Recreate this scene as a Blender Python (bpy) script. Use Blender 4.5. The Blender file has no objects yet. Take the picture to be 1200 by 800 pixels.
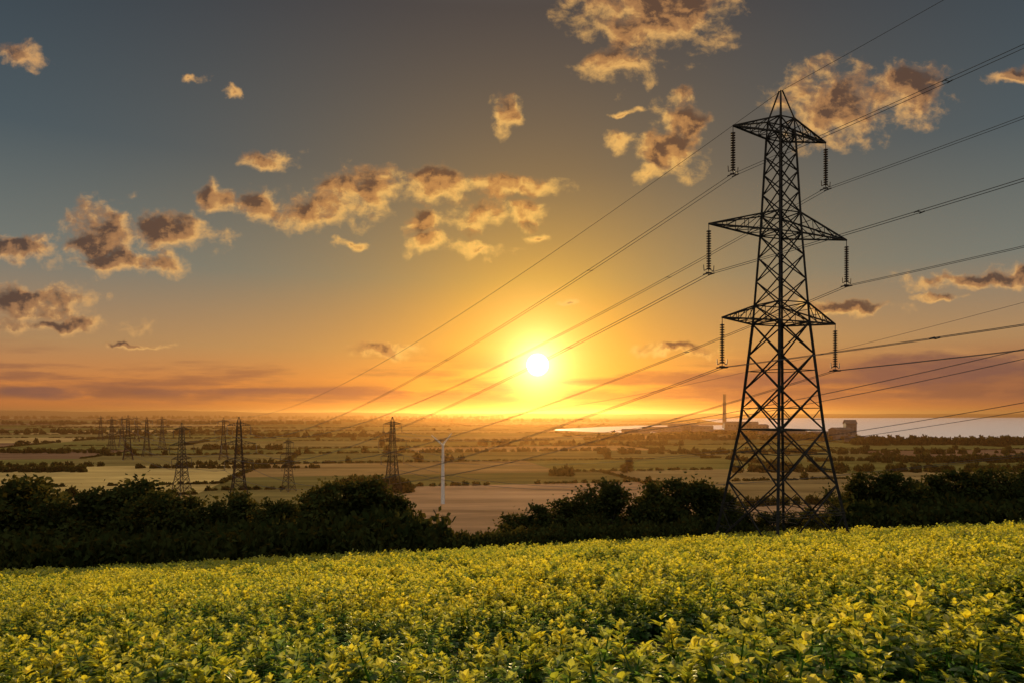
import bpy, math, random
import numpy as np
from mathutils import Vector, Matrix, noise as mnoise
random.seed(7); rng=np.random.default_rng(7)
scene=bpy.context.scene
scene.view_settings.view_transform='Standard'
try: scene.view_settings.look='None'
except: pass
scene.view_settings.exposure=0
PLAIN=-52.0
F=800.0; HY=484.0
def lin(c):
    return tuple(((x/255)/12.92 if x/255<=0.04045 else ((x/255+0.055)/1.055)**2.4) for x in c)
def at(px,Y): return (px-600)/F*Y
def plainY(py): return -PLAIN*F/(py-HY)
# ------------------------------------------------------------ helpers
def link(o): scene.collection.objects.link(o); return o
def mesh_obj(name,verts,faces,mat=None,smooth=False,do_link=True):
    me=bpy.data.meshes.new(name); me.from_pydata(verts,[],faces); me.update()
    if smooth: me.polygons.foreach_set('use_smooth',[True]*len(me.polygons))
    if mat: me.materials.append(mat)
    o=bpy.data.objects.new(name,me)
    if do_link: link(o)
    return o
def empty(name,loc):
    e=bpy.data.objects.new(name,None); e.location=loc; link(e); return e
def newmat(name):
    m=bpy.data.materials.new(name); m.use_nodes=True; nt=m.node_tree
    b=nt.nodes.get('Principled BSDF'); return m,nt,b
def noise_col(nt,scale,c1,c2,detail=5,p1=0.35,p2=0.65,coord='Object'):
    tc=nt.nodes.new('ShaderNodeTexCoord'); n=nt.nodes.new('ShaderNodeTexNoise')
    n.inputs['Scale'].default_value=scale; n.inputs['Detail'].default_value=detail
    nt.links.new(tc.outputs[coord],n.inputs['Vector'])
    r=nt.nodes.new('ShaderNodeValToRGB'); r.color_ramp.elements[0].position=p1; r.color_ramp.elements[1].position=p2
    r.color_ramp.elements[0].color=(*c1,1); r.color_ramp.elements[1].color=(*c2,1)
    nt.links.new(n.outputs['Fac'],r.inputs['Fac']); return r.outputs['Color']
def simple(name,c1,c2,scale=2,rough=0.7,metal=0,spec=.5):
    m,nt,b=newmat(name); nt.links.new(noise_col(nt,scale,c1,c2),b.inputs['Base Color'])
    b.inputs['Roughness'].default_value=rough; b.inputs['Metallic'].default_value=metal; b.inputs['Specular IOR Level'].default_value=spec; return m
def leafmat(name,c_dark,c_light,trans,tfac,spec=True,big=.13,off=.78,amp=1.3,tdark=(.32,.5)):
    m,nt,b=newmat(name); nt.nodes.remove(b); out=nt.nodes['Material Output']
    at_=nt.nodes.new('ShaderNodeAttribute'); at_.attribute_name='tint'
    oi=nt.nodes.new('ShaderNodeObjectInfo')
    geo=nt.nodes.new('ShaderNodeNewGeometry'); n=nt.nodes.new('ShaderNodeTexNoise'); n.inputs['Scale'].default_value=big; n.inputs['Detail'].default_value=3
    nt.links.new(geo.outputs['Position'],n.inputs['Vector'])
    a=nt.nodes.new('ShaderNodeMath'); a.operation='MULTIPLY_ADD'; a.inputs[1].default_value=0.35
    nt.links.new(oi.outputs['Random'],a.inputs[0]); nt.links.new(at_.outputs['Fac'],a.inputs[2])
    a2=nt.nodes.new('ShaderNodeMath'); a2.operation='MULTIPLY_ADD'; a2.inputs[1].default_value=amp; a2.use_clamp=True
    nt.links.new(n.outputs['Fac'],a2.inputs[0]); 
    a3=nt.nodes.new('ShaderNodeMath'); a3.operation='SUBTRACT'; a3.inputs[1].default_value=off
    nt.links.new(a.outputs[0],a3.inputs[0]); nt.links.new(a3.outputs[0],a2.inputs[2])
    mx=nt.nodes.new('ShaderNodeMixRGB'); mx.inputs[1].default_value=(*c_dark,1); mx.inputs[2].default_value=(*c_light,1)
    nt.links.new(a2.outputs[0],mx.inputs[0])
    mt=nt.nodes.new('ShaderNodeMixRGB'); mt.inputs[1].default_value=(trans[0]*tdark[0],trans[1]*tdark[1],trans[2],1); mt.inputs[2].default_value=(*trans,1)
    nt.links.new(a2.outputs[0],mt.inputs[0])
    d=nt.nodes.new('ShaderNodeBsdfDiffuse'); t=nt.nodes.new('ShaderNodeBsdfTranslucent')
    nt.links.new(mx.outputs[0],d.inputs['Color']); nt.links.new(mt.outputs[0],t.inputs['Color'])
    ms=nt.nodes.new('ShaderNodeMixShader'); ms.inputs[0].default_value=tfac
    nt.links.new(d.outputs[0],ms.inputs[1]); nt.links.new(t.outputs[0],ms.inputs[2])
    if spec:
        g=nt.nodes.new('ShaderNodeBsdfGlossy'); g.inputs['Roughness'].default_value=.42; g.inputs['Color'].default_value=(.9,.9,.7,1)
        m2=nt.nodes.new('ShaderNodeMixShader'); m2.inputs[0].default_value=.04
        nt.links.new(ms.outputs[0],m2.inputs[1]); nt.links.new(g.outputs[0],m2.inputs[2]); ms=m2
    nt.links.new(ms.outputs[0],out.inputs['Surface']); return m
def instancer(name,pts,scales,rots,idx,coll):
    me=bpy.data.meshes.new(name); me.from_pydata([tuple(p) for p in pts],[],[])
    a=me.attributes.new('iscale','FLOAT_VECTOR','POINT'); a.data.foreach_set('vector',np.asarray(scales,dtype=np.float32).ravel())
    a=me.attributes.new('irot','FLOAT_VECTOR','POINT'); a.data.foreach_set('vector',np.asarray(rots,dtype=np.float32).ravel())
    a=me.attributes.new('iidx','INT','POINT'); a.data.foreach_set('value',np.asarray(idx,dtype=np.int32).ravel())
    o=bpy.data.objects.new(name,me); link(o)
    ng=bpy.data.node_groups.new(name+'_gn','GeometryNodeTree')
    ng.interface.new_socket('Geometry',in_out='INPUT',socket_type='NodeSocketGeometry'); ng.interface.new_socket('Geometry',in_out='OUTPUT',socket_type='NodeSocketGeometry')
    N=ng.nodes; L=ng.links
    gi=N.new('NodeGroupInput'); go=N.new('NodeGroupOutput'); ip=N.new('GeometryNodeInstanceOnPoints'); ci=N.new('GeometryNodeCollectionInfo')
    ci.inputs['Collection'].default_value=coll; ci.inputs['Separate Children'].default_value=True; ci.inputs['Reset Children'].default_value=True
    L.new(gi.outputs[0],ip.inputs['Points']); L.new(ci.outputs[0],ip.inputs['Instance']); ip.inputs['Pick Instance'].default_value=True
    def na(n,t):
        x=N.new('GeometryNodeInputNamedAttribute'); x.data_type=t; x.inputs['Name'].default_value=n
        return [s for s in x.outputs if s.enabled and s.name=='Attribute'][0]
    L.new(na('iidx','INT'),ip.inputs['Instance Index']); L.new(na('iscale','FLOAT_VECTOR'),ip.inputs['Scale'])
    L.new(na('irot','FLOAT_VECTOR'),ip.inputs['Rotation'])
    L.new(ip.outputs[0],go.inputs[0])
    md=o.modifiers.new('instances','NODES'); md.node_group=ng
    return o
# ------------------------------------------------------------ terrain
def sstep(a,b,x):
    t=np.clip((x-a)/(b-a),0,1); return t*t*(3-2*t)
def ground(X,Y):
    X=np.asarray(X,float); Y=np.asarray(Y,float)
    Yc=np.maximum(Y,-330)
    h=-2.5-0.175*Yc+7.2*np.tanh(X/150)-0.14*np.maximum(0,Y-88)+0.07*np.sin(X*.11+1)*np.sin(Y*.13)+.12*np.sin(X*.045+.6)
    z=np.maximum(h,PLAIN)
    u=X/np.maximum(Y,1)
    amp=45+62*sstep(-.08,-.45,u)*(.75+.2*np.sin(u*23)+.12*np.sin(u*61+1))+9*np.sin(u*17+2)*np.sin(u*5)+6*np.sin(u*70)
    z=z+amp*sstep(9000,12500,Y)
    return z
def axis(n,a,lim): 
    t=np.linspace(-1,1,n); k=math.asinh(lim/a); return a*np.sinh(t*k)
xs=axis(261,30,26000); 
ys=np.concatenate([np.linspace(-900,-10,30)[:-1],np.linspace(-10,300,100)[:-1],300*np.exp(np.linspace(0,math.log(30000/300),90))])
XX,YY=np.meshgrid(xs,ys); ZZ=ground(XX,YY)
nx,ny=len(xs),len(ys)
verts=np.stack([XX.ravel(),YY.ravel(),ZZ.ravel()],1).tolist()
faces=[(j*nx+i,j*nx+i+1,(j+1)*nx+i+1,(j+1)*nx+i) for j in range(ny-1) for i in range(nx-1)]
m,nt,b=newmat('soil_and_grass')
c=noise_col(nt,.02,(.045,.045,.02),(.10,.085,.038),8)
nt.nodes.remove(b); d_=nt.nodes.new('ShaderNodeBsdfDiffuse'); nt.links.new(c,d_.inputs['Color']); nt.links.new(d_.outputs[0],nt.nodes['Material Output'].inputs['Surface'])
terrain=mesh_obj('ground',verts,faces,m,True)

# ------------------------------------------------------------ river
riv_px=[(648,503.5),(700,506),(760,507),(800,504),(850,502.5),(900,502),(945,505),(985,511),(1050,514),(1200,516),(1500,519),
        (1500,488.9),(1200,488.9),(1000,489.3),(860,489.6),(822,491),(838,494),(880,496.5),(830,498),(745,498.2),(700,500),(655,502.5)]
riv=[]
for i,(a,bb) in enumerate(riv_px):
    a2,b2=riv_px[(i+1)%len(riv_px)]
    for k in range(6):
        t=k/6; px=a+(a2-a)*t; py=bb+(b2-bb)*t
        Y=plainY(py); n=mnoise.noise(Vector((px*.05,py*.3,0)))
        Y*=1+.012*n; riv.append((at(px,Y),Y))
rp=np.array(riv)
def in_river(x,y):
    x=np.asarray(x);y=np.asarray(y); ins=np.zeros(x.shape,bool); n=len(rp); j=n-1
    for i in range(n):
        xi,yi=rp[i];xj,yj=rp[j]
        c=((yi>y)!=(yj>y))&(x<(xj-xi)*(y-yi)/(yj-yi+1e-9)+xi); ins^=c; j=i
    return ins
import bmesh
bm=bmesh.new(); vs=[bm.verts.new((x,y,PLAIN+.5)) for x,y in riv]; f=bm.faces.new(vs)
bmesh.ops.triangulate(bm,faces=[f]); me=bpy.data.meshes.new('river'); bm.to_mesh(me); bm.free()
for p in me.polygons:
    if p.normal.z<0: p.flip()
m,nt,b=newmat('estuary_water'); b.inputs['Base Color'].default_value=(.72,.68,.66,1); b.inputs['Roughness'].default_value=.28
tc=nt.nodes.new('ShaderNodeTexCoord'); n=nt.nodes.new('ShaderNodeTexNoise'); n.inputs['Scale'].default_value=.03; n.inputs['Detail'].default_value=4
bp=nt.nodes.new('ShaderNodeBump'); bp.inputs['Strength'].default_value=.15; bp.inputs['Distance'].default_value=.6
nt.links.new(tc.outputs['Object'],n.inputs['Vector']); nt.links.new(n.outputs['Fac'],bp.inputs['Height']); nt.links.new(bp.outputs[0],b.inputs['Normal'])
me.materials.append(m); o=bpy.data.objects.new('river',me); link(o)

# ------------------------------------------------------------ fields on the plain (BSP)
ROT=math.radians(11); cr,sr=math.cos(ROT),math.sin(ROT)
def rot(x,y): return (x*cr-y*sr, x*sr+y*cr)
rects=[]
def split(x0,y0,x1,y1,d=0):
    cx,cy=rot((x0+x1)/2,(y0+y1)/2)
    w,h=x1-x0,y1-y0
    s=95+max(cy,250)*.18
    if d>16 or (w<s*1.5 and h<s*1.0) :
        rects.append((x0,y0,x1,y1)); return
    t=random.uniform(.36,.64)
    if w/1.5>h: xm=x0+w*t; split(x0,y0,xm,y1,d+1); split(xm,y0,x1,y1,d+1)
    else: ym=y0+h*t; split(x0,y0,x1,ym,d+1); split(x0,ym,x1,y1,d+1)
split(-7000,-1500,9000,9500)
pal=[((.26,.155,.055),3.2),((.34,.215,.075),2.2),((.125,.10,.03),3),((.17,.125,.04),3),((.17,.095,.05),2),((.085,.075,.022),2.2)]
fv=[];ff=[];fc=[];hedge=[]
for (x0,y0,x1,y1) in rects:
    cs=[rot(x0,y0),rot(x1,y0),rot(x1,y1),rot(x0,y1)]
    if min(c[1] for c in cs)<262 and max(c[1] for c in cs)<300: continue
    cx=sum(c[0] for c in cs)/4; cy=sum(c[1] for c in cs)/4
    if abs(cx)>cy*1.1+500 or cy>8800: continue
    px=600+F*cx/cy; py=HY-F*PLAIN/cy
    col=random.choices([p[0] for p in pal],[p[1] for p in pal])[0]
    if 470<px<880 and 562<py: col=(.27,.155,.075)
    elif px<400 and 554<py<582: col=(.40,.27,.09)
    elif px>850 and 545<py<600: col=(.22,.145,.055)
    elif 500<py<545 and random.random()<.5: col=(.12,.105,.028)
    k=random.uniform(.85,1.15); col=tuple(c*k for c in col)
    cl=[(x,max(y,262)) for x,y in cs]
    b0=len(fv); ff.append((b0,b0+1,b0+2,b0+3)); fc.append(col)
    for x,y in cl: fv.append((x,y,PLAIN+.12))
    for a,bb in ((0,1),(1,2)):
        if random.random()<.72: hedge.append((cl[a],cl[bb]))
m,nt,b=newmat('farmland'); a=nt.nodes.new('ShaderNodeAttribute'); a.attribute_name='fcol'
tc=nt.nodes.new('ShaderNodeTexCoord'); mp=nt.nodes.new('ShaderNodeMapping'); mp.inputs['Rotation'].default_value=(0,0,-ROT); mp.inputs['Scale'].default_value=(.006,.03,1)
nt.links.new(tc.outputs['Object'],mp.inputs['Vector'])
n=nt.nodes.new('ShaderNodeTexNoise'); n.inputs['Scale'].default_value=1; n.inputs['Detail'].default_value=9; n.inputs['Roughness'].default_value=.68; n.inputs['Distortion'].default_value=.5
nt.links.new(mp.outputs[0],n.inputs['Vector'])
r=nt.nodes.new('ShaderNodeMapRange'); r.inputs[1].default_value=.3; r.inputs[2].default_value=.7; r.inputs[3].default_value=.45; r.inputs[4].default_value=1.4
nt.links.new(n.outputs['Fac'],r.inputs[0])
vm=nt.nodes.new('ShaderNodeVectorMath'); vm.operation='SCALE'; nt.links.new(a.outputs['Color'],vm.inputs[0]); nt.links.new(r.outputs[0],vm.inputs['Scale'])
nt.nodes.remove(b); d_=nt.nodes.new('ShaderNodeBsdfDiffuse'); nt.links.new(vm.outputs[0],d_.inputs['Color']); nt.links.new(d_.outputs[0],nt.nodes['Material Output'].inputs['Surface'])
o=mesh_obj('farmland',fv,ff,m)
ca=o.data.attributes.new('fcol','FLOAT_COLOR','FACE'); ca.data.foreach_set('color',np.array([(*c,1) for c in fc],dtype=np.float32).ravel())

# ------------------------------------------------------------ foliage meshes
M_tree=leafmat('tree_leaves',(.014,.020,.006),(.036,.042,.012),(.14,.09,.012),.3,False)
M_bark=simple('bark',(.02,.015,.01),(.05,.035,.025),3,.9)
def quads_from(centers,size,rg,aspect=1.6,up=0.0):
    n=len(centers)
    d=rg.normal(size=(n,3)); d/=np.linalg.norm(d,axis=1)[:,None]
    e=np.cross(d,rg.normal(size=(n,3))); e/=np.linalg.norm(e,axis=1)[:,None]
    s=size*rg.uniform(.6,1.3,size=(n,1))
    a=d*s*aspect*.5; b_=e*s*.5
    V=np.stack([centers-a,centers+b_,centers+a,centers-b_],1).reshape(-1,3)
    Fc=[(4*i,4*i+1,4*i+2,4*i+3) for i in range(n)]
    return V,Fc
def cone(p,q,r0,r1,seg=7):
    p=Vector(p);q=Vector(q); d=(q-p).normalized(); a=d.orthogonal().normalized(); b_=d.cross(a)
    V=[];Fc=[]
    for c,r in ((p,r0),(q,r1)):
        for i in range(seg):
            t=2*math.pi*i/seg; V.append(tuple(c+(a*math.cos(t)+b_*math.sin(t))*r))
    for i in range(seg): Fc.append((i,(i+1)%seg,seg+(i+1)%seg,seg+i))
    Fc.append(tuple(range(seg,2*seg)))
    return V,Fc
def make_tree(name,seed,H=10,W=4.2,nclump=60,per=115,leaf=.34,low=.12,coll=None):
    rg=np.random.default_rng(seed); rr=random.Random(seed)
    V=[];Fc=[];mi=[];tint=[]
    def add(v,f,mid,t):
        b0=len(V); V.extend([tuple(x) for x in v]); Fc.extend([tuple(i+b0 for i in q) for q in f]); mi.extend([mid]*len(f)); tint.extend([t]*len(f) if np.isscalar(t) else list(t))
    top=Vector((rr.uniform(-.3,.3),rr.uniform(-.3,.3),H*.62))
    add(*cone((0,0,-.4),(0,0,H*.25),H*.032,H*.024),1,0)
    add(*cone((0,0,H*.25),top,H*.024,H*.01),1,0)
    cs=[]
    lobes=[(rr.uniform(-.55,.55)*W,rr.uniform(-.55,.55)*W,rr.uniform(.42,.86)*H,rr.uniform(.26,.46)*W) for _ in range(9)]
    lobes.append((0,0,H*.86,W*.3))
    for _ in range(nclump):
        lx,ly,lz,lr=rr.choice(lobes)
        d=Vector((rr.gauss(0,1),rr.gauss(0,1),rr.gauss(0,1))).normalized()*lr*rr.uniform(.55,1.1)
        p=Vector((lx,ly,lz))+d
        if rr.random()<.3:
            t=rr.uniform(0,6.28); p=Vector((math.cos(t)*W*rr.uniform(.3,.85),math.sin(t)*W*rr.uniform(.3,.85),H*rr.uniform(low,.5)))
        p.z=min(max(p.z,H*low),H*.98); cs.append(p)
    for k,p in enumerate(cs):
        if k%4==0:
            s=Vector((0,0,H*rr.uniform(.2,.5))); mid=s.lerp(p,.55)+Vector((0,0,.3))
            add(*cone(s,mid,H*.010,H*.006,5),1,0); add(*cone(mid,p,H*.006,H*.002,5),1,0)
        r=W*rr.uniform(.13,.25); n=int(per*rr.uniform(.6,1.3))
        pts=rg.normal(size=(n,3))*np.array([r,r,r*.7])*.75+np.array(p)
        v,f=quads_from(pts,leaf,rg); add(v,f,0,rr.uniform(0,.5)+rg.uniform(0,.3,size=len(f)))
    me=bpy.data.meshes.new(name); me.from_pydata(V,[],Fc)
    me.materials.append(M_tree); me.materials.append(M_bark); me.polygons.foreach_set('material_index',mi)
    a=me.attributes.new('tint','FLOAT','FACE'); a.data.foreach_set('value',np.array(tint,dtype=np.float32))
    return me
treemesh=[make_tree('tree_mesh_%d'%i,20+i,nclump=[70,60,80,64,75][i],W=[4.4,3.8,4.9,4.0,4.6][i]) for i in range(5)]
def ptop(px,py,Y): return (HY-py)/F*Y
def put_tree(px,topy,Y,width=1.0,k=None):
    X=at(px,Y); g=float(ground(X,Y)); h=ptop(px,topy,Y)-g
    o=bpy.data.objects.new('tree',treemesh[random.randrange(5) if k is None else k]); link(o)
    o.location=(X,Y,g-.1); s=h/9.9; o.scale=(s*width,s*width,s); o.rotation_euler=(0,0,random.uniform(0,6.28)); return o
tl=[(-70,575,88,1.3),(-30,585,90,1.3),(8,582,92,1.2),(45,562,95,1.1),(75,582,90,1.2),(108,575,92,1.2),(135,572,96,1.2),(165,567,98,1.2),(190,578,92,1.2),(222,584,92,1.1),(250,592,93,1.1),(278,582,95,1.1),(308,594,92,1.1),(335,590,95,1.1),
    (362,578,92,1.1),(388,569,90,1.1),(412,566,92,1.15),(440,570,95,1.1),(462,582,94,1.0),(478,592,98,.7),
    (612,604,100,1.2),(635,590,98,1.15),(660,585,100,1.2),(690,578,99,1.1),(715,568,97,1.1),(738,578,99,1.1),(765,564,96,1.1),(792,562,98,1.1),(820,566,97,1.1),(843,575,98,1.0),
    (868,590,100,1.0),(895,600,100,1.1),(925,597,98,1.1),(955,600,98,1.0),(978,592,99,1.0),(1003,566,96,1.0),(1025,553,94,1.1),(1050,555,93,1.1),(1073,566,96,1.1),(1098,553,92,1.1),(1125,548,92,1.15),(1155,552,92,1.1),(1185,548,91,1.2),(1215,560,91,1.2),(1250,560,92,1.2),(1290,560,92,1.2)]
for t in tl: put_tree(t[0],t[1],t[2],t[3]*.95)
def make_bush(name,seed,coll,n=900,leaf=.16):
    rg=np.random.default_rng(seed); 
    C=[]
    for _ in range(16):
        c=np.array([rg.uniform(-.7,.7),rg.uniform(-.7,.7),rg.uniform(.12,.62)]); C.append(rg.normal(size=(n//16,3))*.17+c)
    pts=np.concatenate(C); pts[:,2]=np.abs(pts[:,2])
    v,f=quads_from(pts,leaf,rg); me=bpy.data.meshes.new(name); me.from_pydata(v.tolist(),[],f); me.materials.append(M_tree)
    a=me.attributes.new('tint','FLOAT','FACE'); a.data.foreach_set('value',rg.uniform(0,.7,len(f)).astype(np.float32))
    o=bpy.data.objects.new(name,me); coll.objects.link(o)
cb=bpy.data.collections.new('bush_kinds'); cb2=bpy.data.collections.new('distant_bush_kinds')
for i in range(4): make_bush('bush_%d'%i,50+i,cb); make_bush('distant_bush_%d'%i,60+i,cb2,160,.36)
P=[];S=[];R=[];I=[]
def addb(x,y,s,sz=None,z=None):
    g=float(ground(x,y)) if z is None else z
    P.append((x,y,g-.1)); sz=sz or s; S.append((s,s,sz)); R.append((0,0,random.uniform(0,6.28))); I.append(random.randrange(4))
for px in np.arange(-90,1300,3.6):
    for row in range(2):
        Y=85.5+row*3+random.uniform(-1.4,1.4)
        if px<500: h=random.uniform(2.6,4.8)
        elif px<600: h=random.uniform(1.6,2.6)
        elif px<860: h=random.uniform(1.2,2.8)
        elif px<990: h=random.uniform(.6,1.5)
        else: h=random.uniform(2.0,3.8)
        if row==1: h*=1.2
        addb(at(px,Y),Y,h*.75,h*1.1)
instancer('hedgerow',P,S,R,I,cb)
P=[];S=[];R=[];I=[]
for (a_,b_) in hedge:
    a_=Vector(a_);b_=Vector(b_); L=(b_-a_).length; Ym=max((a_.y+b_.y)/2,200)
    if Ym>7500: continue
    step=2.6+Ym*.0045; hh=random.choice([1.6,2.0,2.4,4.2]); tree_p=random.choice([.01,.03,.09])
    n=int(L/step); ph=random.uniform(0,100)
    for i in range(n):
        p=a_.lerp(b_,(i+random.random()*.8)/max(n,1))
        if abs(p.x)>p.y*.95+60: continue
        gapn=mnoise.noise(Vector((p.x*.01+ph,p.y*.01,0)))
        if gapn<-.28: continue
        p+=Vector((random.uniform(-1,1),random.uniform(-1,1)))
        if in_river(p.x,p.y): continue
        h=hh*random.uniform(.7,1.3)
        if random.random()<tree_p: h=random.uniform(5,9)
        addb(p.x,p.y,max(h*.6,step*.6),h*1.15,PLAIN)
def wood(px0,px1,py,h,n,dep=.05):
    Y0=plainY(py)
    for _ in range(n):
        Y=Y0*(1+random.uniform(-dep,dep)); px=random.uniform(px0,px1); hh=h*random.uniform(.5,1.15)
        x=at(px,Y)
        if in_river(x,Y): continue
        addb(x,Y,hh*.7,hh*1.1,PLAIN)
wood(395,480,574,7.5,80,.03); wood(420,470,567,5,30,.03); wood(0,100,552,5,70,.015); wood(640,668,556,6,14,.02); wood(1000,1200,520,12,170,.04); wood(700,1000,514,10,190,.05)
wood(0,130,530,6,70,.02); wood(160,380,548,4,80,.008); wood(0,400,496,15,260,.05); wood(400,720,493,16,260,.08); wood(0,600,489.5,26,260,.1); wood(560,800,521,7,90,.02); wood(1020,1200,541,8,60,.02); wood(240,330,526,7,40,.02)
wood(300,460,511,9,90,.04); wood(700,1200,531,7,90,.02);wood(0,300,507,10,120,.05); wood(860,1200,552,7,60,.02)
instancer('valley_hedges',P,S,R,I,cb2)
Yl=plainY(554); o=bpy.data.objects.new('tree',treemesh[2]); o.location=(at(735,Yl),Yl,PLAIN); o.scale=(1.15,1.15,1.2); link(o)

# ------------------------------------------------------------ crop
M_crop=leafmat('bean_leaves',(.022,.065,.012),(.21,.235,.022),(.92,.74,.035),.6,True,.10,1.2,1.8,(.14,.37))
def make_plant(name,seed,coll,H=.55,n=12,Ls=1.0,light=False):
    rr=random.Random(seed); V=[];Fc=[];T=[]
    def leaf(base,dirv,L,W,t,fold):
        d=dirv.normalized(); side=d.cross(Vector((0,0,1)));
        if side.length<.05: side=Vector((1,0,0))
        side.normalize(); up=side.cross(d).normalized()
        b0=len(V); droop=Vector((0,0,-.18*L))
        if light:
            V.extend([tuple(base),tuple(base+d*L*.5+side*W*.5+up*fold*W),tuple(base+d*L+droop),tuple(base+d*L*.5-side*W*.5+up*fold*W)])
            for f in ((0,1,2),(0,2,3)): Fc.append(tuple(b0+i for i in f)); T.append(t)
            return
        pts=[base, base+d*L*.35+side*W*.5+up*fold*W, base+d*L*.72+side*W*.38+up*fold*W*.7+droop*.4, base+d*L+droop, base+d*L*.72-side*W*.38+up*fold*W*.7+droop*.4, base+d*L*.35-side*W*.5+up*fold*W, base+d*L*.5]
        V.extend([tuple(p) for p in pts])
        for f in ((0,1,6),(1,2,6),(2,3,6),(3,4,6),(4,5,6),(5,0,6)): Fc.append(tuple(b0+i for i in f)); T.append(t)
    for s in range(rr.choice([2,3,3])):
        bx=Vector((rr.uniform(-.09,.09),rr.uniform(-.09,.09),0)); h=H*rr.uniform(.72,1.15)
        tip=bx+Vector((rr.uniform(-.1,.1),rr.uniform(-.1,.1),h))
        v,f=cone(bx,tip,.008,.004,4); b0=len(V); V.extend(v); Fc.extend([tuple(i+b0 for i in q) for q in f]); T.extend([.2]*len(f))
        for i in range(n):
            t=(.25+.75*i/(n-1)); p=bx.lerp(tip,t); ang=i*2.4+rr.uniform(-.4,.4)
            el=rr.uniform(.05,.5)+ (t**3)*.8
            d=Vector((math.cos(ang)*math.cos(el),math.sin(ang)*math.cos(el),math.sin(el)))
            stalk=.05*(1.2-t)*1.3
            p2=p+d*stalk; L=rr.uniform(.085,.12)*(1.1-.3*t)*Ls
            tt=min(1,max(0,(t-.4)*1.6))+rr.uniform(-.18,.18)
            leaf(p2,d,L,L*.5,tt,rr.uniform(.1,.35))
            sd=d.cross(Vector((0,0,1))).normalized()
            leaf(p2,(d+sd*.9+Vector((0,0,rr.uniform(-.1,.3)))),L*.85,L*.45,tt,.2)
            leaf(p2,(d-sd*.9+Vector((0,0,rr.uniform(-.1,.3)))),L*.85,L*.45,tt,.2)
    me=bpy.data.meshes.new(name); me.from_pydata(V,[],Fc); me.materials.append(M_crop)
    a=me.attributes.new('tint','FLOAT','FACE'); a.data.foreach_set('value',np.array(T,dtype=np.float32))
    coll.objects.link(bpy.data.objects.new(name,me))
cc=bpy.data.collections.new('bean_plant_kinds')
for i in range(8): make_plant('bean_plant_a%d'%i,90+i,cc)
for i in range(4): make_plant('bean_plant_b%d'%i,190+i,cc,n=7,Ls=1.35,light=True)
pts=[];sc=[];ix=[]
for (y0,y1,dens,s0) in ((1.5,22,9,1.66),(22,45,7,1.58),(45,84,4.3,1.65)):
    A=(y1-y0)*(1.7*y1+24); n=int(A*dens)
    X=rng.uniform(-(.85*y1+12),.85*y1+12,n); Y=rng.uniform(y0,y1,n); k=np.abs(X)<.85*Y+12
    X=X[k];Y=Y[k]
    nz=np.array([mnoise.noise(Vector((x*.3,y*.3,3)))+.5*mnoise.noise(Vector((x*1.1,y*1.1,9))) for x,y in zip(X,Y)])
    k=nz>-.36; X=X[k];Y=Y[k];nz=nz[k]
    Z=ground(X,Y); 
    pts.append(np.stack([X,Y,Z],1)); sc.append(s0*(.9+.5*nz)*rng.uniform(.62,1.24,len(X)))
    ix.append(rng.integers(0,8,len(X)) if y0<20 else rng.integers(8,12,len(X)))
pts=np.concatenate(pts); sc=np.concatenate(sc); ix=np.concatenate(ix); n=len(pts)
instancer('bean_crop',pts,np.stack([sc*1.05,sc*1.05,sc*.92],1),np.stack([rng.uniform(-.25,.25,n),rng.uniform(-.25,.25,n),rng.uniform(0,6.28,n)],1),ix,cc)

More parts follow.
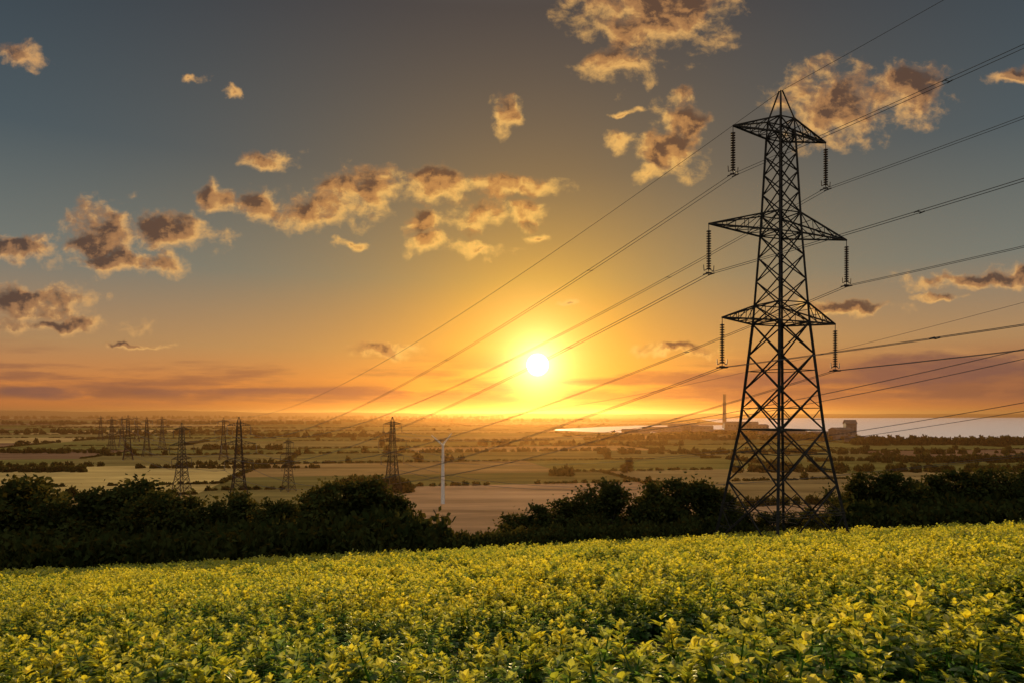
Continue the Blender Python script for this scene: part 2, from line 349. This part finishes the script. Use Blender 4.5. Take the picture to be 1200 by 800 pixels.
# ------------------------------------------------------------ pylons
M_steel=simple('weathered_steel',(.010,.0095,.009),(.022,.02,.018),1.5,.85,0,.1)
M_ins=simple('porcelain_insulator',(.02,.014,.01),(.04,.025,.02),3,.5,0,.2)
M_conc=simple('concrete',(.22,.21,.2),(.33,.32,.3),4,.9)
prof=[(0,5.0),(13,3.05),(24.6,2.05),(34.3,1.5),(45,1.05),(46.8,.95),(50,.12)]
def hw(z): return float(np.interp(z,[p[0] for p in prof],[p[1] for p in prof]))
ARMS=[(24.6,7.8,26.7),(34.3,9.5,36.5),(45.0,6.4,46.8)]; INS=5.0
def build_pylon(th=1.0):
    V=[];Fc=[]
    def beam(p,q,w):
        w*=th; p=Vector(p);q=Vector(q); d=q-p
        if d.length<1e-4: return
        d.normalize(); a=d.cross(Vector((0,0,1)))
        if a.length<.01: a=Vector((1,0,0))
        a.normalize(); b_=d.cross(a); h=w/2; b0=len(V)
        for c in (p,q):
            for s,t in ((-1,-1),(1,-1),(1,1),(-1,1)): V.append(tuple(c+a*h*s+b_*h*t))
        for i in range(4): Fc.append((b0+i,b0+(i+1)%4,b0+4+(i+1)%4,b0+4+i))
        Fc.append((b0,b0+3,b0+2,b0+1)); Fc.append((b0+4,b0+5,b0+6,b0+7))
    zs=[0,7.2,13,17.4,21.2,24.6,26.7,29.3,31.9,34.3,36.5,38.8,41,43,45,46.8,50]
    sg=[(-1,-1),(1,-1),(1,1),(-1,1)]
    def cn(k,z): return Vector((sg[k%4][0]*hw(z),sg[k%4][1]*hw(z),z))
    for i in range(len(zs)-1):
        z0,z1=zs[i],zs[i+1]; lw=.29 if z0<24 else (.22 if z0<45 else .15); bw=.13 if z0<24 else .105
        for k in range(4):
            beam(cn(k,z0),cn(k,z1),lw)
            if z0<46.5:
                a,b_,c,d=cn(k,z0),cn(k+1,z0),cn(k,z1),cn(k+1,z1)
                beam(a,d,bw); beam(b_,c,bw)
                if z1 in (24.6,26.7,34.3,36.5,45,46.8,13) : beam(c,d,bw)
                if z1-z0>3.5:
                    t=(b_-a).length/((b_-a).length+(d-c).length); x=a.lerp(d,t)
                    ml=a.lerp(c,t); mr=b_.lerp(d,t)
                    if z0<14:
                        beam(ml,x,.08); beam(mr,x,.08)
                        beam(a.lerp(c,t*.5),a.lerp(x,.5),.08); beam(b_.lerp(d,t*.5),b_.lerp(x,.5),.08)
                        beam(ml,a.lerp(x,.5),.07); beam(mr,b_.lerp(x,.5),.07)
                        beam(ml,c.lerp(x,.5),.07); beam(mr,d.lerp(x,.5),.07)
                    else: beam(ml,mr,.08)
        if z0 in (13,24.6,34.3,45): beam(cn(0,z0),cn(2,z0),.08); beam(cn(1,z0),cn(3,z0),.08)
    for z0,L,z1 in ARMS:
        for sx in (-1,1):
            tip=Vector((sx*L,0,z0+.25))
            lo=[Vector((sx*hw(z0),s*hw(z0),z0)) for s in (-1,1)]; hi=[Vector((sx*hw(z1),s*hw(z1),z1)) for s in (-1,1)]
            for s in (0,1):
                beam(lo[s],tip,.16); beam(hi[s],tip,.14)
                N=4
                for j in range(1,N):
                    a=lo[s].lerp(tip,j/N); b_=hi[s].lerp(tip,j/N); beam(a,b_,.07)
                    beam(hi[s].lerp(tip,(j-1)/N),a,.07)
            for j in range(N):
                a=lo[0].lerp(tip,j/N); b_=lo[1].lerp(tip,(j+1)/N); beam(a,b_,.07)
                if j: beam(lo[0].lerp(tip,j/N),lo[1].lerp(tip,j/N),.06); beam(hi[0].lerp(tip,j/N),hi[1].lerp(tip,j/N),.06)
    z=4.2
    for k in range(4):
        beam(cn(k,z)*1.03,cn(k+1,z)*1.03,.06); beam(cn(k,z+.3)*1.03,cn(k+1,z+.3)*1.03,.06)
    me=bpy.data.meshes.new('lattice'); me.from_pydata(V,[],Fc); me.materials.append(M_steel)
    V=[];Fc=[]
    def lathe(x,z0,prof_,seg=8,y=0):
        b0=len(V)
        for (r,z) in prof_:
            for i in range(seg): t=2*math.pi*i/seg; V.append((x+r*th**.5*math.cos(t),y+r*th**.5*math.sin(t),z0+z))
        for j in range(len(prof_)-1):
            for i in range(seg): Fc.append((b0+j*seg+i,b0+j*seg+(i+1)%seg,b0+(j+1)*seg+(i+1)%seg,b0+(j+1)*seg+i))
    for z0,L,z1 in ARMS:
        for sx in (-1,1):
            pr=[(.04,.2),(.04,-.45)]
            z=-.45
            while z>-4.4: pr+=[(.08,z),(.25,z-.08),(.25,z-.14),(.08,z-.19)]; z-=.26
            pr+=[(.04,-4.6),(.04,-INS)]
            lathe(sx*L,z0,pr)
    def bm2(p,q,w):
        n=len(V); v,f=cone(p,q,w/2,w/2,5); V.extend(v); Fc.extend([tuple(i+n for i in k) for k in f])
    for z0,L,z1 in ARMS:
        for sx in (-1,1):
            x=sx*L
            bm2((x-.32,0,z0-INS+.12),(x+.32,0,z0-INS+.12),.14)
            for e in (-1,1):
                bm2((x+e*.3,-.5,z0-INS),(x+e*.3,.5,z0-INS),.15)
                bm2((x,0,z0-4.45),(x+e*.6,0,z0-4.7),.09); bm2((x+e*.6,0,z0-4.7),(x+e*.65,0,z0-4.1),.09)
    mi=bpy.data.meshes.new('insulators'); mi.from_pydata(V,[],Fc); mi.materials.append(M_ins)
    V=[];Fc=[]
    for s,t in sg:
        v,f=cone((s*5,t*5,-1.2),(s*5,t*5,.35),.55,.4,10); n=len(V); V.extend(v); Fc.extend([tuple(i+n for i in k) for k in f])
    mf=bpy.data.meshes.new('footings'); mf.from_pydata(V,[],Fc); mf.materials.append(M_conc)
    return me,mi,mf
near=build_pylon(1.0); far=build_pylon(1.5)
def put_pylon(X,Y,rotdeg,meshes,s=1.0,z=None):
    z=float(ground(X,Y)) if z is None else z
    e=empty('electricity_pylon',(X,Y,z)); e.rotation_euler=(0,0,math.radians(rotdeg)); e.scale=(s,s,s)
    for m_,nm in zip(meshes,('lattice','insulators','footings')):
        o=bpy.data.objects.new(nm,m_); link(o); o.parent=e
    return (X,Y,z,math.radians(rotdeg),s)
def attach(p):
    X,Y,z,r,s=p; out=[]
    for z0,L,z1 in ARMS:
        for sx in (-1,1):
            for e in (-.3,.3):
                x=(sx*L+e)*s; out.append(Vector((X+x*math.cos(r),Y+x*math.sin(r),z+(z0-INS)*s)))
    out.append(Vector((X,Y,z+50*s))); return out
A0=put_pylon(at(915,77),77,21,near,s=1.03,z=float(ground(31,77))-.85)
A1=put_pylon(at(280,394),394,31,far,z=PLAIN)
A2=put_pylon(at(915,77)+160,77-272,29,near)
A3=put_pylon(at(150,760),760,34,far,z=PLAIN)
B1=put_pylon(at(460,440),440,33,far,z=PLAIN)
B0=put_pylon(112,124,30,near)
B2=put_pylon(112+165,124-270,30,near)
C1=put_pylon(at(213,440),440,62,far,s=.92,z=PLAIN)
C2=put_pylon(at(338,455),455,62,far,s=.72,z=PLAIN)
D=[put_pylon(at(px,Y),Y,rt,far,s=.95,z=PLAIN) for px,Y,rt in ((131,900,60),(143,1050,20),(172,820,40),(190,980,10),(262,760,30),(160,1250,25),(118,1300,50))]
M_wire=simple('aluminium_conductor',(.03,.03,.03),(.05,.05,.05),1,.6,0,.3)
def wires(name,a,b_,sag,r=.028,r2=None):
    cu=bpy.data.curves.new(name,'CURVE'); cu.dimensions='3D'; cu.bevel_depth=1.0; cu.bevel_resolution=0; cu.materials.append(M_wire); cu.use_fill_caps=True
    A=attach(a);B=attach(b_); N=36
    for k,(p,q) in enumerate(zip(A,B)):
        s=cu.splines.new('POLY'); s.points.add(N); sg_=sag*(.8 if k==len(A)-1 else 1)
        for i in range(N+1):
            t=i/N; v=p.lerp(q,t); v.z-=4*sg_*t*(1-t); s.points[i].co=(*v,1); s.points[i].radius=r+( (r2 or r)-r)*t
    for k in range(0,12,2):
        for t in np.arange(.07,1,.13):
            v=A[k].lerp(B[k],t); w=A[k+1].lerp(B[k+1],t); v.z-=4*sag*t*(1-t); w.z-=4*sag*t*(1-t)
            for e in (v,w):
                s=cu.splines.new('POLY'); s.points.add(1); d=(B[k]-A[k]).normalized()*.22
                s.points[0].co=(*(e-d),1); s.points[1].co=(*(e+d),1); s.points[0].radius=s.points[1].radius=.055
            s=cu.splines.new('POLY'); s.points.add(1); s.points[0].co=(*v,1); s.points[1].co=(*w,1); s.points[0].radius=s.points[1].radius=.035
    o=bpy.data.objects.new(name,cu); link(o); return o
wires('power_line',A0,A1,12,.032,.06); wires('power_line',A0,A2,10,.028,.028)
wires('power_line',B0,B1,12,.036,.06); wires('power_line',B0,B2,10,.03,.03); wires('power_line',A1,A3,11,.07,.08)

# ------------------------------------------------------------ wind turbine
M_white=simple('turbine_paint',(.42,.40,.37),(.52,.50,.47),1,.5,0,.2)
Yt=plainY(590); e=empty('wind_turbine',(at(519,Yt),Yt,PLAIN)); hubz=34.0
def part(nm,v,f,par,mat): 
    o=mesh_obj(nm,v,f,mat); o.parent=par; return o
V,Fc=cone((0,0,0),(0,0,hubz-.6),1.2,.7,18); part('tower',V,Fc,e,M_white)
V,Fc=cone((0,2.2,hubz),(0,-1.2,hubz),.75,.7,12); Fc.append(tuple(range(11,-1,-1))); part('nacelle',V,Fc,e,M_white)
V,Fc=cone((0,-1.25,hubz),(0,-2.3,hubz),.75,.2,12); part('hub',V,Fc,e,M_white)
for i,ang in enumerate((38,-48,174)):
    a=math.radians(ang); V=[];Fc=[]
    secs=[(0,.5,.35),(1.2,1.0,.3),(4,.85,.2),(8.6,.35,.1)]
    for d,w_,t_ in secs:
        cx,cz=math.sin(a)*d,math.cos(a)*d; px_,pz=math.cos(a),-math.sin(a)
        for s,t in ((-1,0),(0,1),(1,0),(0,-1)): V.append((cx+px_*w_*s*.5,-1.9+t*t_*.5,hubz+cz+pz*w_*s*.5))
    for j in range(3):
        for k in range(4): Fc.append((j*4+k,j*4+(k+1)%4,(j+1)*4+(k+1)%4,(j+1)*4+k))
    Fc.append((12,13,14,15)); Fc.append((3,2,1,0)); part('blade_%d'%(i+1),V,Fc,e,M_white)

# ------------------------------------------------------------ chimney, industrial buildings
M_brick=simple('brickwork',(.05,.035,.028),(.09,.06,.045),.05,.9,0,.1)
M_clad=simple('metal_cladding',(.06,.055,.05),(.11,.10,.09),.03,.8,0,.1)
M_roof=simple('roof_sheeting',(.04,.037,.035),(.07,.062,.055),.03,.9,0,.05)
M_glass,_nt,_b=newmat('window_glass'); _b.inputs['Base Color'].default_value=(.03,.035,.04,1); _b.inputs['Roughness'].default_value=.1
Yc=plainY(501); e=empty('factory_chimney',(at(849,Yc),Yc,PLAIN))
V,Fc=cone((0,0,0),(0,0,118),7.5,5,20); part('stack',V,Fc,e,M_brick)
V,Fc=cone((0,0,118.01),(0,0,121),5.8,5.8,20); part('crown',V,Fc,e,M_brick)
V,Fc=cone((0,0,88),(0,0,90),6.6,6.6,20); part('band',V,Fc,e,M_brick)
def factory(px,py,w,d,h,name='factory_building'):
    Y=plainY(py); e=empty(name,(at(px,Y),Y,PLAIN)); e.rotation_euler=(0,0,random.uniform(-.3,.3))
    a,b_=w/2,d/2; ridge=h*1.22
    V=[(-a,-b_,0),(a,-b_,0),(a,b_,0),(-a,b_,0),(-a,-b_,h),(a,-b_,h),(a,b_,h),(-a,b_,h),(-a,0,ridge),(a,0,ridge)]
    part('walls',V,[(0,1,5,4),(1,2,6,9,5),(2,3,7,6),(3,0,4,8,7)],e,M_clad)
    o_=1.2
    V=[(-a-o_,-b_-o_,h-.3),(a+o_,-b_-o_,h-.3),(a+o_,0,ridge+.4),(-a-o_,0,ridge+.4),(a+o_,b_+o_,h-.3),(-a-o_,b_+o_,h-.3)]
    part('roof',V,[(0,1,2,3),(3,2,4,5)],e,M_roof)
    V=[];Fc=[]; n=max(3,int(w/9))
    for i in range(n):
        x0=-a+w*(i+.25)/n; x1=x0+w*.5/n; k=len(V)
        V+= [(x0,-b_-.1,h*.55),(x1,-b_-.1,h*.55),(x1,-b_-.1,h*.78),(x0,-b_-.1,h*.78)]; Fc.append((k,k+1,k+2,k+3))
    part('windows',V,Fc,e,M_glass)
    V=[(-a*.3,-b_-.12,0),(a*.1,-b_-.12,0),(a*.1,-b_-.12,h*.45),(-a*.3,-b_-.12,h*.45)]; part('door',V,[(0,1,2,3)],e,M_roof)
for t in ((775,505.5,100,50,12),(800,504.5,70,60,18),(822,505,60,50,14),(868,503.5,100,60,22),(888,504,50,50,16),(985,515,36,25,20),(996,514.5,20,20,32),(968,513,60,30,12),(1012,517,60,24,8),(745,507,70,40,9),(905,509,60,30,10),(930,511,40,30,12)): factory(*t)

# ------------------------------------------------------------ haze over the valley
hx,hy0,hy1=22000,215,29000
V=[(-hx,hy0,-70),(hx,hy0,-70),(hx,hy1,-70),(-hx,hy1,-70),(-hx,hy0,75),(hx,hy0,75),(hx,hy1,75),(-hx,hy1,75)]
m=bpy.data.materials.new('evening_haze'); m.use_nodes=True; nt=m.node_tree; nt.nodes.remove(nt.nodes['Principled BSDF'])
DEN=6.5e-5; hc=lin((112,70,44))
va=nt.nodes.new('ShaderNodeVolumeAbsorption'); va.inputs['Density'].default_value=DEN; va.inputs['Color'].default_value=(0,0,0,1)
ve=nt.nodes.new('ShaderNodeEmission'); ve.inputs['Color'].default_value=(*hc,1); ve.inputs['Strength'].default_value=DEN  # haze glows by itself, a flat colour standing in for scattered light
ad=nt.nodes.new('ShaderNodeAddShader'); nt.links.new(va.outputs[0],ad.inputs[0]); nt.links.new(ve.outputs[0],ad.inputs[1])
vs_=nt.nodes.new('ShaderNodeVolumeScatter'); vs_.inputs['Density'].default_value=3.8e-5; vs_.inputs['Anisotropy'].default_value=.78; vs_.inputs['Color'].default_value=(1,.46,.13,1)
ad2=nt.nodes.new('ShaderNodeAddShader'); nt.links.new(ad.outputs[0],ad2.inputs[0]); nt.links.new(vs_.outputs[0],ad2.inputs[1])
nt.links.new(ad2.outputs[0],nt.nodes['Material Output'].inputs['Volume'])
mesh_obj('valley_haze',V,[(0,3,2,1),(4,5,6,7),(0,1,5,4),(1,2,6,5),(2,3,7,6),(3,0,4,7)],m)

# ------------------------------------------------------------ sky
SU,SV=(630-600)/F,(HY-427)/F
sd=Vector((SU,1,SV)).normalized()
w=bpy.data.worlds.new('World'); scene.world=w; w.use_nodes=True; nt=w.node_tree; N=nt.nodes; L=nt.links
bg=N['Background']; bg.inputs['Strength'].default_value=1.0
def val(x,sock):
    if isinstance(x,(int,float)): sock.default_value=x
    else: L.new(x,sock)
def M(op,a,b_=None,c=None,clamp=False):
    n=N.new('ShaderNodeMath'); n.operation=op; n.use_clamp=clamp; val(a,n.inputs[0])
    if b_ is not None: val(b_,n.inputs[1])
    if c is not None: val(c,n.inputs[2])
    return n.outputs[0]
def VM(op,a,b_=None,c=None,out=0,scale=None):
    n=N.new('ShaderNodeVectorMath'); n.operation=op
    for i,x in enumerate((a,b_,c)):
        if x is None: continue
        if isinstance(x,(tuple,list)) : n.inputs[i].default_value=x
        else: L.new(x,n.inputs[i])
    if scale is not None: val(scale,n.inputs['Scale'])
    return n.outputs[out]
def SS(x,a,b_,lo=0.,hi=1.):
    n=N.new('ShaderNodeMapRange'); n.interpolation_type='SMOOTHSTEP'; val(x,n.inputs[0]); n.inputs[1].default_value=a; n.inputs[2].default_value=b_; n.inputs[3].default_value=lo; n.inputs[4].default_value=hi
    return n.outputs[0]
def MIX(f,a,b_,op='MIX'):
    n=N.new('ShaderNodeMixRGB'); n.blend_type=op; val(f,n.inputs[0])
    for i,x in ((1,a),(2,b_)):
        if isinstance(x,tuple): n.inputs[i].default_value=(*x,1)
        else: L.new(x,n.inputs[i])
    return n.outputs[0]
def NOI(v,scale,detail,rough):
    n=N.new('ShaderNodeTexNoise'); n.inputs['Scale'].default_value=scale; n.inputs['Detail'].default_value=detail; n.inputs['Roughness'].default_value=rough; n.noise_dimensions='2D'; L.new(v,n.inputs['Vector']); return n.outputs['Fac']
tc=N.new('ShaderNodeTexCoord'); D_=VM('NORMALIZE',tc.outputs['Generated'])
sp=N.new('ShaderNodeSeparateXYZ'); L.new(D_,sp.inputs[0]); x_,y_,z_=sp.outputs
rm=N.new('ShaderNodeValToRGB'); cr_=rm.color_ramp
stops=[(0,(184,102,56)),(.035,(198,122,66)),(.09,(168,132,94)),(.19,(108,116,114)),(.33,(66,84,95)),(.51,(40,57,71)),(.75,(105,105,110)),(1,(180,176,172))]  # top two stops, out of view, brightened as added fill for the ground
cr_.elements[0].position=0; cr_.elements[0].color=(*lin(stops[0][1]),1); cr_.elements[1].position=1; cr_.elements[1].color=(*lin(stops[-1][1]),1)
for p,c in stops[1:-1]:
    e_=cr_.elements.new(p); e_.color=(*lin(c),1)
L.new(z_,rm.inputs[0])
theta=M('ARCCOSINE',M('MINIMUM',VM('DOT_PRODUCT',D_,tuple(sd),out=1),.9999999))
ex=lambda k: M('EXPONENT',M('MULTIPLY',theta,-1/k))
sky=rm.outputs[0]
sky=VM('MULTIPLY',sky,MIX(M('MULTIPLY',ex(.27),1.6,clamp=True),(1.,1.,1.),(1.,.80,.24)))
back_fill=SS(y_,.15,-.5)  # unseen sky behind the camera, boosted as added fill light on the ground
bm0=M('MULTIPLY_ADD',back_fill,4.0,1.0)
sky=VM('SCALE',sky,scale=M('MULTIPLY',bm0,SS(z_,.6,.95,1,1.6)))  # applies the added fill gain behind the camera and at the zenith
sky=VM('MULTIPLY',sky,MIX(back_fill,(1.,1.,1.),(1.08,.97,.82)))
sky=VM('ADD',sky,VM('SCALE',(1,.38,.02),scale=M('MULTIPLY',ex(.185),.72)))
sky=VM('ADD',sky,VM('SCALE',(1,.54,.06),scale=M('MULTIPLY',ex(.065),.9)))
sk=N.new('ShaderNodeTexSky'); sk.sky_type='NISHITA'; sk.sun_disc=False; sk.sun_elevation=math.asin(sd.z); sk.sun_rotation=math.atan2(sd.x,sd.y)
sky=VM('ADD',sky,VM('SCALE',sk.outputs[0],scale=.004))
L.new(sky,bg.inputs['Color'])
# clouds, only worked out where there are any
ay=M('MAXIMUM',M('ABSOLUTE',y_),.02)
u=M('DIVIDE',x_,ay); v=M('DIVIDE',z_,ay)
cb_=N.new('ShaderNodeCombineXYZ'); L.new(u,cb_.inputs[0]); L.new(v,cb_.inputs[1]); P_=cb_.outputs[0]
bn=NOI(VM('MULTIPLY',P_,(3.0,30,1)),1,7,.62)
bell=M('MULTIPLY',SS(z_,.0,.02),SS(z_,.105,.04))
rt=SS(u,.1,.45,0,.16)
bm_=M('MULTIPLY',SS(M('ADD',bn,rt),.44,.66),bell)
sk2=MIX(M('MULTIPLY',bm_,.66),sky,MIX(ex(.2),lin((118,82,70)),lin((205,112,38))))
hb=M('MULTIPLY',SS(NOI(VM('MULTIPLY',P_,(5,26,1)),1.3,6,.6),.38,.58),M('MULTIPLY',SS(z_,.014,.022),SS(z_,.05,.026)))
sk2=MIX(M('MULTIPLY',hb,.6),sk2,MIX(ex(.2),lin((112,78,66)),lin((205,105,36))))
# a bank of darker stratus low on the right and thin bars behind the sun
def bank(cx,cy,rx,ry):
    q=VM('MULTIPLY_ADD',P_,(F/rx,F/ry,0),(-(cx-600)/rx,-(HY-cy)/ry,0)); return M('SUBTRACT',1.0,VM('LENGTH',q,out=1))
bk=bank(1110,432,190,26)
for t in ((840,444,150,12),(700,447,110,8),(330,458,190,7),(30,458,120,9)): bk=M('MAXIMUM',bk,bank(*t))
bd=M('ADD',bk,M('MULTIPLY',M('SUBTRACT',NOI(VM('MULTIPLY',P_,(7,34,1)),1,7,.6),.5),1.9))
sk2=MIX(M('MULTIPLY',SS(bd,.0,.75),.78),sk2,MIX(M('MULTIPLY',ex(.2),1.2,clamp=True),lin((108,80,76)),lin((200,108,40))))
clouds=[(765,18,80,38),(725,78,42,18),(805,15,36,32),(800,140,26,26),(787,176,36,24),(758,206,22,10),(728,165,17,12),(975,122,54,42),(1062,110,46,28),(1190,88,26,8),(28,68,30,14),(222,88,15,7),(268,107,10,8),
(310,190,32,13),(252,232,20,17),(305,242,28,18),(425,225,52,24),(370,245,42,22),(515,217,42,17),(600,218,56,12),(495,262,28,14),(560,256,32,18),(500,285,28,10),(617,250,22,14),(560,293,30,7),(632,281,18,6),
(410,287,18,5),(115,278,42,36),(200,274,50,20),(145,307,70,13),(15,290,46,14),(30,355,70,20),(75,381,70,9),(448,411,34,8),(666,354,13,4),(165,403,36,4),(1130,328,80,10),(1190,326,40,13),(1105,349,26,5),(990,362,60,8),
(595,135,12,18),(733,131,16,5),(800,408,56,7)]
wob=N.new('ShaderNodeTexNoise'); wob.noise_dimensions='2D'; wob.inputs['Scale'].default_value=20; wob.inputs['Detail'].default_value=5; L.new(P_,wob.inputs['Vector'])
wv=VM('SUBTRACT',wob.outputs['Color'],(.5,.5,.5))
Pw=VM('MULTIPLY_ADD',wv,(.06,.045,0),P_)
tdir=VM('NORMALIZE',VM('ADD',VM('NORMALIZE',VM('SUBTRACT',(SU,SV,0),P_)),(0,-.1,0)))
Pw2=VM('ADD',Pw,VM('SCALE',tdir,scale=.020))
def prof_of(Q):
    rmin=None
    for (cx,cy,rx,ry) in clouds:
        rx*=1.36/F; ry*=1.45/F; ux=(cx-600)/F; vy=(HY-cy)/F
        l=VM('LENGTH',VM('MULTIPLY_ADD',Q,(1/rx,1/ry,0),(-ux/rx,-vy/ry,0)),out=1)
        rmin=l if rmin is None else M('SMOOTH_MIN',rmin,l,.12)
    return M('SUBTRACT',1.0,M('MINIMUM',rmin,2.2))
pr1=prof_of(Pw); pr2=prof_of(Pw2)
Pn=VM('MULTIPLY_ADD',wv,(.02,.02,0),VM('MULTIPLY',P_,(1,1.3,1)))
n1=NOI(Pn,21,10,.62)
n2=NOI(VM('ADD',Pn,VM('SCALE',tdir,scale=.010)),21,7,.60)
dens=M('ADD',M('MULTIPLY',pr1,1.15),M('MULTIPLY',M('SUBTRACT',n1,.5),2.0))
alpha=M('MULTIPLY',SS(dens,.0,.85),SS(y_,0,.1))
# light reaches the flanks that thin out towards the sun, and the small billows facing it
grad=M('ADD',M('MULTIPLY',M('SUBTRACT',pr1,pr2),.9),M('MULTIPLY',M('SUBTRACT',n1,n2),2.6))
lit=SS(grad,-.75,.80)
core=SS(dens,.05,1.25)
nearsun=ex(.42)
ns=M('MULTIPLY',nearsun,1.6,clamp=True)
gold=MIX(ns,lin((196,146,104)),lin((255,196,100)))
midc=MIX(ns,lin((124,96,80)),lin((206,144,76)))
dark=MIX(M('MULTIPLY',nearsun,1.3,clamp=True),lin((60,56,58)),lin((134,92,56)))
cf=M('MULTIPLY_ADD',core,1.05,M('MULTIPLY_ADD',lit,-1.25,.62),clamp=True)
ccol=MIX(SS(cf,.0,.5),gold,MIX(SS(cf,.45,1.0),midc,dark))
sk2=MIX(M('MULTIPLY',alpha,.97),sk2,ccol)
sk2=VM('ADD',sk2,VM('SCALE',(1,.78,.36),scale=M('MULTIPLY',ex(.022),3.4)))
sk2=VM('ADD',sk2,VM('SCALE',(1,.9,.68),scale=SS(theta,.0165,.012,0,25)))
bg2=N.new('ShaderNodeBackground'); L.new(sk2,bg2.inputs['Color'])
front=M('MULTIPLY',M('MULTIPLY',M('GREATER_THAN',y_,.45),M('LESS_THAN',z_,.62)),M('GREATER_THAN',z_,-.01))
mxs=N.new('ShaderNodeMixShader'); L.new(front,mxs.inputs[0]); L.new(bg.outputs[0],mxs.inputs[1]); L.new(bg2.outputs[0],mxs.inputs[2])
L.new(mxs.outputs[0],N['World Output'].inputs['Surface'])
w.cycles.sampling_method='MANUAL'; w.cycles.sample_map_resolution=512
# sun lamp
ld=bpy.data.lights.new('sun','SUN'); ld.energy=5; ld.angle=math.radians(.5); ld.color=(1,.74,.38)
lo_=bpy.data.objects.new('sun',ld); link(lo_); lo_.rotation_euler=(-sd).to_track_quat('-Z','Y').to_euler()
# camera
cd=bpy.data.cameras.new('camera'); cd.sensor_width=36; cd.lens=24; cd.shift_y=84/1200; cd.clip_end=60000; cd.clip_start=.1
co=bpy.data.objects.new('camera',cd); link(co); co.location=(0,0,0); co.rotation_euler=(math.radians(90),0,0); scene.camera=co
